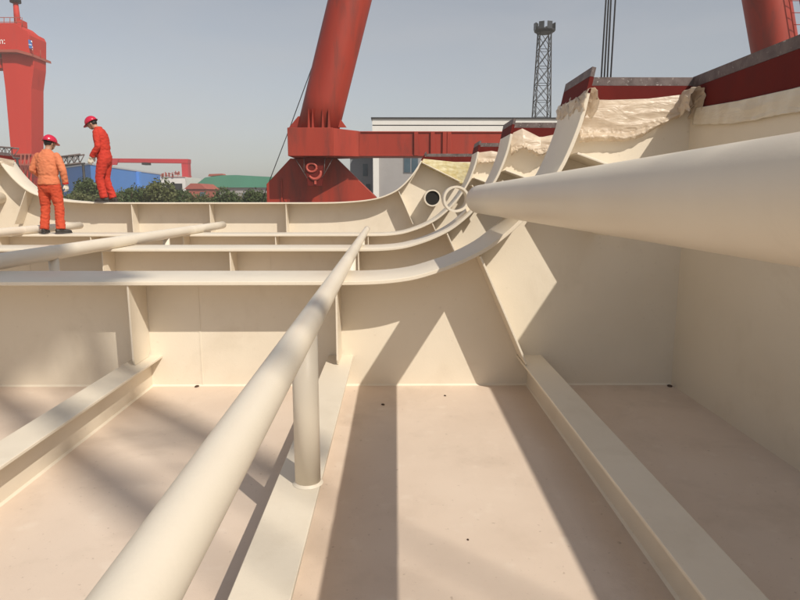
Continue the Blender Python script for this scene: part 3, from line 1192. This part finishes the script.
for px in (403.5, 452, 500, 548):
    m = MB()
    a, b = W(px, 173, YB), W(px + 15, 152, YB)
    m.box(a.x, b.x, YB - .06, YB + .02, a.z, b.z)
    wn = cpart(m, 'window', 'annex')
    for k in (0, 1):
        m = MB()
        w_ = (b.x - a.x) / 2
        m.box(a.x + w_ * k + .06, a.x + w_ * (k + 1) - .06, YB - .09, YB - .061, a.z + .07, b.z - .07)
        cpart(m, 'pane', 'glass', parent=wn)
t = thing('annex_building', 'small blue grey annex between the crane foot and the workshop hall', 'building', (W(362, 200, 66).x, 66, GZ))
off = Vector(t.location)
m = MB()
a, b = W(350, 157, 66), W(373, 157, 66)
m.box(a.x, b.x + 1, 66, 80, GZ, a.z)
cpart(m, 'wall', 'annex')
m = MB()
m.box(a.x - .15, b.x + 1, 65.8, 80.2, a.z + .001, a.z + .18)
cpart(m, 'roof', 'dark')
for px, y0_, y1_ in ((363, 164, 176), (366, 184, 200)):
    m = MB()
    p, q = W(px, y1_, 66), W(px + 4.5, y0_, 66)
    m.box(p.x, q.x, 65.93, 66.02, p.z, q.z)
    cpart(m, 'window', 'glass')

# lattice light mast
YM = 110.0
t = thing('floodlight_mast', 'dark lattice floodlight mast with a crown of lamps against the sky', 'light mast', (W(540.5, 200, YM).x, YM, GZ))
off = Vector(t.location)
topc, botc = W(544.5, 33, YM), W(540.5, 118, YM)
ax = (topc - botc) / (topc.z - botc.z)
ax.x *= .25                                             # mostly the lens's own lean
def mp_(z, sx, sy):
    f_ = (z - GZ) / (topc.z - GZ)
    hw = 1.75 * (1 - f_) + .92 * f_
    return Vector((topc.x + ax.x * (z - topc.z) + sx * hw, YM + sy * hw, z))
m = MB()
for sx in (-1, 1):
    for sy in (-1, 1):
        m.loft([mp_(GZ, sx, sy), mp_(topc.z, sx, sy)], .10, seg=6)
cpart(m, 'legs', 'dark')
m = MB()
zs = [GZ + (topc.z - GZ) * (i / 11) for i in range(12)]
for i in range(11):
    for (a, b) in (((-1, -1), (1, -1)), ((1, -1), (1, 1)), ((1, 1), (-1, 1)), ((-1, 1), (-1, -1))):
        m.bar(mp_(zs[i], *a), mp_(zs[i + 1], *b), .055, 5)
        m.bar(mp_(zs[i], *b), mp_(zs[i + 1], *a), .055, 5)
        m.bar(mp_(zs[i + 1], *a), mp_(zs[i + 1], *b), .05, 5)
cpart(m, 'bracing', 'dark')
m = MB()
cx = topc.x
pts = [(cx + 1.55 * math.cos(R(q)), YM + 1.55 * math.sin(R(q)), topc.z + .35) for q in range(0, 361, 20)]
m.loft(pts, .2, seg=8)
m.loft([(cx, YM, topc.z - .05), (cx, YM, topc.z + .3)], 1.35, seg=20)
cpart(m, 'platform', 'dark')
for q in (192, 240, 285, 345, 60, 125):
    d = Vector((math.cos(R(q)), math.sin(R(q)), 0))
    s_ = Vector((-d.y, d.x, 0))
    c = Vector((cx, YM, topc.z + 1.0)) + d * 1.5
    m = MB()
    vs = []
    for dd, sz in ((-.26, .26), (.26, .58)):
        for a, b in ((-1, -1), (1, -1), (1, 1), (-1, 1)):
            vs.append(c + d * dd + s_ * (a * sz * .8) + Vector((0, 0, b * sz - dd * .3)))
    m.add(vs, [(3, 2, 1, 0), (4, 5, 6, 7), (0, 1, 5, 4), (1, 2, 6, 5), (2, 3, 7, 6), (3, 0, 4, 7)])
    lm = cpart(m, 'floodlight', 'dark')
    m = MB()
    m.add([v + d * .012 for v in vs[4:]], [(0, 1, 2, 3)])
    cpart(m, 'lamp_glass', 'lamp', parent=lm)

# far gantry crane at the left edge
YG = 130.0
t = thing('portal_crane', 'bright red portal crane with a tapering box leg at the left photo edge', 'crane', (W(28, 200, YG).x, YG, GZ))
off = Vector(t.location)
m = MB()
leg = shape([(10, 70), (37.5, 61), (37.5, 165), (38, 225), (16, 225), (17.5, 165)], YG)
leg = [(a, max(b, GZ)) for a, b in leg]
q = shape([(9.5, 70), (12, 90), (18.5, 165), (21, 205), (37, 205), (37.5, 90), (40, 70), (40, 55), (8, 55)], YG)
q = [(a, GZ if b < W(0, 203, YG).z else b) for a, b in q]
m.prism(q, YG - 2.2, YG + 2.2)
cpart(m, 'leg', 'red_far', .05)
m = MB()
hd = shape([(-90, 53.5), (-90, 27), (24, 27), (30, 32), (36, 35), (38, 39), (38, 57), (28, 53.5)], YG)
m.prism(hd, YG - 3.0, YG + 3.0)
cpart(m, 'girder', 'red_far', .05)
m = MB()
hd = shape([(-90, 56), (-90, 53.7), (28, 53.7), (41, 57.4), (41.5, 60), (27, 56.2)], YG)
m.prism(hd, YG - 3.6, YG + 3.6)
cpart(m, 'walkway', 'brick')
m = MB()
for px in range(-80, 24, 6):
    m.bar(W(px, 27, YG - 2.9), W(px, 17.5, YG - 2.9), .07, 5)
for py in (17.5, 22):
    m.bar(W(-90, py, YG - 2.9), W(21, py, YG - 2.9), .07, 5)
m.bar(W(40.5, 58, YG - 3.5), W(40.5, 50, YG - 3.5), .06, 5)
m.bar(W(33, 55, YG - 3.5), W(33, 47, YG - 3.5), .06, 5)
cpart(m, 'railing', 'brick')
m = MB()
m.loft([W(18, 27, YG), W(15.5, 2, YG)], [.62, .45], seg=14)
m.box(W(20, 25, YG).x, W(24.5, 25, YG).x, YG - 1, YG + 1, W(20, 27, YG).z, W(20, 21, YG).z)
cpart(m, 'mast', 'red_far')
m = MB()
p = W(15.3, 0, YG)
m.loft([p + Vector((0, 0, -.5)), p + Vector((0, 0, .6))], 1.0, seg=14)
m.loft([p + Vector((0, 0, .6)), p + Vector((0, 0, 4))], .3, seg=8)
cpart(m, 'mast_head', 'dark')
m = MB()
m.prism(shape([(0, 59), (7, 60), (9.5, 68), (4, 68), (0, 66)], YG - 1), YG - 1.5, YG + 1)
m.box(W(-6, 63, YG).x, W(7, 63, YG).x, YG - 2, YG + 1, W(0, 70, YG).z, W(0, 60.5, YG).z)
cpart(m, 'leg_knee', 'red_far')
m = MB()
m.box(W(20, 160, YG).x, W(38.5, 160, YG).x, YG - 2.9, YG - 2.25, W(0, 156, YG).z, W(0, 154.5, YG).z)
m.box(W(20, 160, YG).x, W(38.5, 160, YG).x, YG - 2.9, YG - 2.25, W(0, 166, YG).z, W(0, 164.5, YG).z)
for px in range(21, 40, 4):
    m.bar(W(px, 154, YG - 2.9), W(px, 178, YG - 2.9), .10, 5)
for px in range(21, 36, 4):
    m.bar(W(px, 178, YG - 2.9), W(px + 4, 156, YG - 2.9), .08, 5)
cpart(m, 'stair_tower', 'brick')
# logo plate and lettering on the girder
m = MB()
m.prism(shape([(28.2, 39.5), (31.8, 40.5), (32.6, 49), (29, 48)], YG - 3.03), YG - 3.05, YG - 3.005)
lg = cpart(m, 'logo_panel', 'logo_blue')
m = MB()
for a, b in (((28.6, 44.6), (31.6, 45.2)), ((32, 48), (33, 47)), ((31.3, 41), (31.9, 42.5)), ((32.4, 49.5), (33, 50.2))):
    m.bar(W(*a, YG - 3.07), W(*b, YG - 3.07), .11, 5)
cpart(m, 'logo_strokes', 'logo_white', parent=lg)


def lettering(txt, px, py, Y, h, mat, parent):
    cu = bpy.data.curves.new('lettering', 'FONT')
    cu.body = txt
    cu.size = h
    cu.extrude = .02
    o = bpy.data.objects.new('lettering', cu)
    COL.objects.link(o)
    dg = bpy.context.evaluated_depsgraph_get()
    me = bpy.data.meshes.new_from_object(o.evaluated_get(dg))
    bpy.data.objects.remove(o)
    ob = bpy.data.objects.new('lettering', me)
    COL.objects.link(ob)
    me.materials.clear()
    me.materials.append(M[mat])
    p = W(px, py, Y)
    me.transform(Matrix.Translation(p - off) @ Matrix.Rotation(math.pi / 2, 4, 'X'))
    ob.parent = parent
    return ob


lettering('m:', -3.2, 43.8, YG - 3.04, 1.7, 'logo_white', t)

# blue warehouse
t = thing('warehouse', 'bright blue warehouse behind the red coverall worker', 'building', (-50, 110, GZ))
off = Vector(t.location)
A, B, C_ = W(90, 163, 95), W(160, 173.8, 137), W(60, 168, 109)
D = Vector((C_.x + (B.x - A.x), C_.y + (B.y - A.y), 0))
poly = [(A.x, A.y), (B.x, B.y), (D.x, D.y), (C_.x, C_.y)]
m = MB()
m.prism_z(poly, GZ, A.z - .25)
dv = (Vector((B.x, B.y, 0)) - Vector((A.x, A.y, 0)))
nn = Vector((dv.y, -dv.x, 0)).normalized()
for f_ in (.0, .18, .36, .58, .78, 1.0):
    p = Vector((A.x, A.y, 0)) + dv * f_ + nn * .1
    if f_ == .58:
        m.box(p.x - .5, p.x + .5, p.y - .5, p.y + .5, GZ, A.z - .3)
cpart(m, 'wall', 'blue')
m = MB()
cen = Vector((sum(p[0] for p in poly) / 4, sum(p[1] for p in poly) / 4))
m.prism_z([tuple(cen + (Vector(p) - cen) * 1.015) for p in poly], A.z - .245, A.z)
cpart(m, 'roof', 'blue_edge')
for f_ in (.3, .75):
    m = MB()
    p = Vector((A.x, A.y, 0)) + dv * f_ + nn * .06
    q = p + dv.normalized() * 3
    m.add([(p.x, p.y, GZ + 2.5), (q.x, q.y, GZ + 2.5), (q.x, q.y, GZ + 4), (p.x, p.y, GZ + 4)], [(0, 1, 2, 3)])
    cpart(m, 'window_band', 'glass')

# smaller red portal crane
YP = 160.0
t = thing('portal_crane', 'small dark red portal frame crane standing behind the blue warehouse', 'crane', (W(150, 200, YP).x, YP, GZ))
off = Vector(t.location)
m = MB()
m.prism(shape([(105, 158.6), (189.5, 159.3), (189.5, 163.4), (105, 162.4)], YP), YP - 1.2, YP + 1.2)
m.prism(shape([(104, 158.8), (119, 158.8), (117, 165), (104, 165)], YP - 1.4), YP - 1.6, YP - 1.2)
cpart(m, 'girder', 'portal_red')
for px in (185, 106):
    m = MB()
    q = shape([(px - 2.2, 163.2), (px + 4.2, 163.2), (px + 5, 184), (px - 1, 184)], YP)
    q = q[:2] + [(q[2][0], GZ), (q[3][0], GZ)]
    m.prism(q, YP - 1.1, YP + 1.1)
    cpart(m, 'leg', 'portal_red')
m = MB()
m.box(W(144, 164, YP).x, W(149.5, 164, YP).x, YP - 1.5, YP + 1, W(0, 165, YP).z, W(0, 162.7, YP).z)
cpart(m, 'trolley', 'dark')

# grey shed with red roof sign, in front of it
YS = 148.0
t = thing('shed', 'pale shed with a row of red roof signs under the small portal crane', 'building', (W(172, 200, YS).x, YS, GZ))
off = Vector(t.location)
m = MB()
a, b = W(158, 177, YS), W(185, 177, YS)
m.box(a.x, b.x, YS, YS + 12, GZ, a.z)
cpart(m, 'wall', 'white')
m = MB()
m.box(W(166, 180, YS).x, W(182, 180, YS).x, YS - .1, YS + .1, GZ, W(0, 183.5, YS).z)
cpart(m, 'doorway_shade', 'dark')  # dark slab paints the shade of an open doorway
m = MB()
rs = random.Random(3)
for i in range(7):
    px = 160 + i * 3.1
    for _ in range(4):
        x, y = px + rs.uniform(-1, 1), 174.8 + rs.uniform(-1.2, 1.2) - (1.5 if i > 4 else 0)
        a = W(x, y, YS)
        hor = rs.random() < .5
        m.box(a.x - (.35 if hor else .08), a.x + (.35 if hor else .08), YS - .3, YS - .1, a.z - (.08 if hor else .38), a.z + (.08 if hor else .38))
m.box(W(158.5, 0, YS).x, W(183, 0, YS).x, YS - .25, YS - .15, W(0, 176.8, YS).z, W(0, 176.3, YS).z)
cpart(m, 'roof_sign', 'hookred')

# red brown low house right of the portal
t = thing('brick_house', 'low red brown house at the foot of the small portal crane', 'building', (W(200, 200, 140).x, 140, GZ))
off = Vector(t.location)
m = MB()
a, b = W(186, 189, 140), W(206, 189, 140)
m.box(a.x, b.x, 140, 150, GZ, a.z)
cpart(m, 'wall', 'brick')
m = MB()
m.prism([(a.x - .3, a.z + .002), (b.x + .3, a.z + .002), (b.x - 1.2, a.z + 1.2), (a.x + 1.2, a.z + 1.2)], 139.6, 150.4)
cpart(m, 'roof', 'brick')
m = MB()
m.box(W(190, 0, 140).x, W(196, 0, 140).x, 139.9, 140, W(0, 197, 140).z, W(0, 192, 140).z)
cpart(m, 'window', 'glass')

# green roofed hall
t = thing('warehouse', 'long hall with a green sheet roof left of the big red crane foot', 'building', (W(235, 200, 150).x, 150, GZ))
off = Vector(t.location)
m = MB()
m.prism(shape([(192, 187.5), (205, 177.5), (222, 175.3), (236, 175), (300, 178.5), (372, 179), (372, 187.5)], 150), 150, 190)
cpart(m, 'roof', 'green')
m = MB()
a, b = W(194, 187.5, 150), W(371, 187.5, 150)
m.box(a.x, b.x, 150.6, 189, GZ, a.z - .003)
cpart(m, 'wall', 'grey')
m = MB()
m.prism(shape([(208, 176.2), (209, 174), (222, 173.6), (223, 175)], 155), 155, 158)
cpart(m, 'roof_vent', 'brick')
for px in range(200, 370, 14):
    m = MB()
    p, q = W(px, 198, 150), W(px + 5, 193, 150)
    m.box(p.x, q.x, 150.5, 150.6, p.z, q.z)
    cpart(m, 'window', 'glass')


# lattice boom sections lying in the yard, at the far left
def truss(pa, pb, w, label, ya, yb):
    a, b = W(*pa, ya), W(*pb, yb)
    t_ = thing('lattice_boom', label, 'crane boom', tuple(a), 'lattice booms in the yard')
    d = (b - a)
    n = max(4, int(d.length / w))
    sx = Vector((0, 1, 0))
    sz = Vector((0, 0, 1))
    mm = MB()
    def c(i, j):
        o = [(-.5, 0), (.5, 0), (.5, 1), (-.5, 1)][j]
        return d * (i / n) + sx * (o[0] * w) + sz * (o[1] * w)
    for j in range(4):
        mm.bar(c(0, j), c(n, j), .12, 5)
    mm.build('chords', 'bare', t_)
    mm = MB()
    for i in range(n):
        for j in range(4):
            mm.bar(c(i, j), c(i + 1, (j + 1) % 4), .07, 4)
            mm.bar(c(i, j), c(i, (j + 1) % 4), .07, 4)
    mm.build('lacing', 'bare', t_)
    m2 = MB()
    m2.bar(Vector((0, 0, 0)), Vector((0, 0, GZ - a.z)), .2, 6)
    m2.bar(d, Vector((d.x, d.y, GZ - b.z)), .2, 6)
    m2.build('trestles', 'dark', t_)


truss((60, 166), (83, 163), 1.2, 'grey lattice boom between the two workers, above the blue warehouse roof', 92, 92)
truss((-12, 156), (17, 158), 1.5, 'grey lattice boom left of the far red crane leg', 100, 100)


# trees and shrubs along the yard edge
def crown(rad, hgt, nleaf, seed, mat):
    rs = random.Random(seed)
    m = MB()
    cl = []
    for k in range(9):
        an = rs.uniform(0, 6.28)
        rr = rad * rs.uniform(.1, .62)
        cl.append((Vector((rr * math.cos(an), rr * math.sin(an), hgt * rs.uniform(.25, .80))), rad * rs.uniform(.32, .55)))
    for _ in range(nleaf):
        c, r_ = rs.choice(cl)
        d = Vector((rs.gauss(0, 1), rs.gauss(0, 1), rs.gauss(0, .85))).normalized()
        p = c + d * r_ * rs.uniform(.55, 1.08)
        s = rs.uniform(.06, .15)
        a = Vector((rs.gauss(0, 1), rs.gauss(0, 1), rs.gauss(0, 1))).normalized()
        b = a.cross(Vector((rs.gauss(0, 1), rs.gauss(0, 1), rs.gauss(0, 1)))).normalized()
        m.add([p - a * s, p + b * s * .55, p + a * s, p - b * s * .55], [(0, 1, 2, 3)])
    me = m.mesh('crown')
    me.materials.append(M[mat])
    return me


CR = [crown(1.7, 3.6, 3800, 1, 'leaf'), crown(1.8, 3.9, 4000, 2, 'leaf2'), crown(1.5, 3.2, 3400, 5, 'leaf')]
m = MB()
m.loft([(0, 0, 0), (.05, .03, .7), (0, 0, 1.4), (.1, 0, 2.2)], [.14, .11, .08, .04], seg=8)
for a in range(5):
    q = a * 1.26
    m.loft([(0, 0, .8 + a * .2), (.5 * math.cos(q), .5 * math.sin(q), 1.5 + a * .25), (.8 * math.cos(q), .8 * math.sin(q), 2.2 + a * .2)], [.06, .04, .02], seg=6)
TR = m.mesh('trunk')
TR.materials.append(M['bark'])
spots = [(75, 68, 0, 1.05), (84, 66, 1, 1.12), (94, 70, 0, 1.2), (117, 69, 1, 1.08), (128, 66, 0, 1.0), (138, 70, 1, 1.12), (151, 68, 2, .95),
         (163, 66, 1, 1.18), (176, 68, 0, 1.08), (187, 70, 2, .98), (199, 67, 1, .9), (214, 69, 0, 1.02), (226, 66, 2, 1.0),
         (239, 69, 1, .98), (250, 67, 0, .96), (262, 69, 1, 1.0), (62, 71, 1, 1.0), (48, 69, 0, 1.0)]
TL = ['rounded green yard tree', 'olive yard tree', 'low dark yard shrub tree']
where = ['left of the two workers, by their gap', 'right behind the worker in the red coverall', 'directly left of the red coverall legs',
         'right of the red coverall legs', 'second to the right of the red coverall worker', 'below the right end of the blue warehouse',
         'below the corner of the blue warehouse', 'in front of the pale shed with red signs', 'just left of the small portal crane leg',
         'below the small portal crane leg', 'in front of the low red brown house', 'in front of the left end of the green roof',
         'under the low left half of the green roof', 'under the middle of the green roof', 'second left of the big red crane foot',
         'directly left of the big red crane foot', 'hidden mostly behind the orange jacket worker', 'left of the orange jacket worker legs']
for i, (px, Y, kind, s) in enumerate(spots):
    p = W(px, 190, Y)
    t = thing('yard_tree', '%s %s' % (TL[kind], where[i]), 'tree', (p.x, Y, GZ), 'trees along the yard edge', rz=i * 1.7)
    s *= (1.0, .86, 1.1, .93, 1.05)[i % 5]
    t.scale = (s * 1.1, s * 1.1, s * 1.17)
    for nm, me in (('crown', CR[kind]), ('trunk', TR)):
        o = bpy.data.objects.new(nm, me)
        COL.objects.link(o)
        o.parent = t

# unseen slewing crane added behind the photographer: its jib throws the soft bands on the floor
t = thing('added_shade_crane', 'lattice jib crane added unseen behind the photographer to cast the soft shadow bands on the floor', 'crane', (14.6, -16.2, GZ))
off = Vector(t.location)
zj = 22.0
m = MB()
for sx in (-1, 1):
    for sy in (-1, 1):
        m.bar((14.6 + sx * .7, -16.2 + sy * .7, GZ), (14.6 + sx * .7, -16.2 + sy * .7, zj - .3), .12, 6)
for k in range(15):
    z = GZ + k * 1.5
    for a, b in (((-1, -1), (1, -1)), ((1, -1), (1, 1)), ((1, 1), (-1, 1)), ((-1, 1), (-1, -1))):
        m.bar((14.6 + a[0] * .7, -16.2 + a[1] * .7, z), (14.6 + b[0] * .7, -16.2 + b[1] * .7, z + 1.5), .05, 4)
cpart(m, 'mast', 'red')
jd = Vector((-.72, .694, 0)).normalized()
jn = Vector((jd.y, -jd.x, 0)) * -1
J0 = Vector((14.6, -16.2, zj))
LJ = 6.6
m = MB()
for s, z, r in ((-.40, 0, .13), (.31, 0, .12), (0, .9, .05)):
    m.bar(J0 - jd * .6 + jn * s + Vector((0, 0, z)), J0 + jd * 2.45 + jn * s + Vector((0, 0, z)), .03, 6)
    m.bar(J0 + jd * 2.45 + jn * s + Vector((0, 0, z)), J0 + jd * (LJ - .6) + jn * s + Vector((0, 0, z)), r, 6)
for k in range(4):
    a = J0 + jd * (2.45 + k * .85)
    b = a + jd * .95
    m.bar(a + jn * -.4, b + jn * .31, .03, 4)
cpart(m, 'jib', 'red')
m = MB()
c = J0 + jd * LJ
q = [c + jd * u + jn * v for u, v in ((-.65, -.85), (.85, -.85), (.85, .85), (-.65, .85))]
m.prism_z([(v.x, v.y) for v in q], zj - .4, zj + 1.0)
cpart(m, 'shade_box', 'bare', .05)  # unseen box added at the jib end to shade the left frame web

# ------------------------------------------------------------------ air, sky, sun
m = MB()
m.box(-440, 440, -100, 540, GZ - 1.6, 46)
hz = m.build('haze', 'cream')
hz['kind'] = 'stuff'
hm = bpy.data.materials.new('haze_air')
n, l = nt(hm)
n.remove(n['Principled BSDF'])
pv = n.new('ShaderNodeVolumePrincipled')
pv.inputs['Color'].default_value = (.84, .82, .78, 1)
pv.inputs['Density'].default_value = .0008
pv.inputs['Anisotropy'].default_value = 0.0
l.new(pv.outputs[0], n['Material Output'].inputs['Volume'])
hz.data.materials.clear()
hz.data.materials.append(hm)

SUN = Vector((.6226, -.796, 1.0)).normalized()          # towards the sun
el = math.asin(SUN.z)
az = math.atan2(SUN.x, SUN.y)
w = bpy.data.worlds.new('World')
sc.world = w
w.use_nodes = True
n, l = w.node_tree.nodes, w.node_tree.links
sky = n.new('ShaderNodeTexSky')
sky.sky_type = 'NISHITA'
sky.sun_disc = False
sky.sun_elevation = el
sky.sun_rotation = az
sky.air_density = 1.0
sky.dust_density = 1.6
sky.ozone_density = 1.0
hs = n.new('ShaderNodeHueSaturation')
hs.inputs['Saturation'].default_value = .48
l.new(sky.outputs[0], hs.inputs['Color'])
stc = n.new('ShaderNodeTexCoord')
smp = n.new('ShaderNodeMapping')
smp.inputs['Scale'].default_value = (1.6, 1.6, 5.0)
l.new(stc.outputs['Generated'], smp.inputs['Vector'])
cn = n.new('ShaderNodeTexNoise')
cn.inputs['Scale'].default_value = 1.5
cn.inputs['Detail'].default_value = 5
cn.inputs['Distortion'].default_value = .6
l.new(smp.outputs['Vector'], cn.inputs['Vector'])
cr = n.new('ShaderNodeMapRange')
cr.inputs['From Min'].default_value = .35
cr.inputs['From Max'].default_value = .75
cr.inputs['To Max'].default_value = .45
l.new(cn.outputs['Fac'], cr.inputs['Value'])
cm = n.new('ShaderNodeMix')
cm.data_type = 'RGBA'
l.new(cr.outputs['Result'], cm.inputs['Factor'])
l.new(hs.outputs[0], cm.inputs['A'])
cm.inputs['B'].default_value = (4.9, 5.0, 5.2, 1)
l.new(cm.outputs['Result'], n['Background'].inputs['Color'])
n['Background'].inputs['Strength'].default_value = .104

sl = bpy.data.lights.new('sun', 'SUN')
sl.energy = 4.2
sl.angle = R(.5)
sl.color = (1.0, .92, .80)
so = bpy.data.objects.new('sun', sl)
COL.objects.link(so)
so.rotation_euler = SUN.to_track_quat('Z', 'Y').to_euler()
so.location = (0, 0, 60)

sc.view_settings.view_transform = 'Standard'
sc.view_settings.look = 'None'
sc.view_settings.gamma = 1
sc.view_settings.exposure = 0
sc.view_settings.use_curve_mapping = False
sc.render.engine = 'CYCLES'
sc.cycles.use_denoising = True
sc.cycles.max_bounces = 8
sc.cycles.diffuse_bounces = 5
sc.cycles.transparent_max_bounces = 12
sc.cycles.volume_bounces = 1
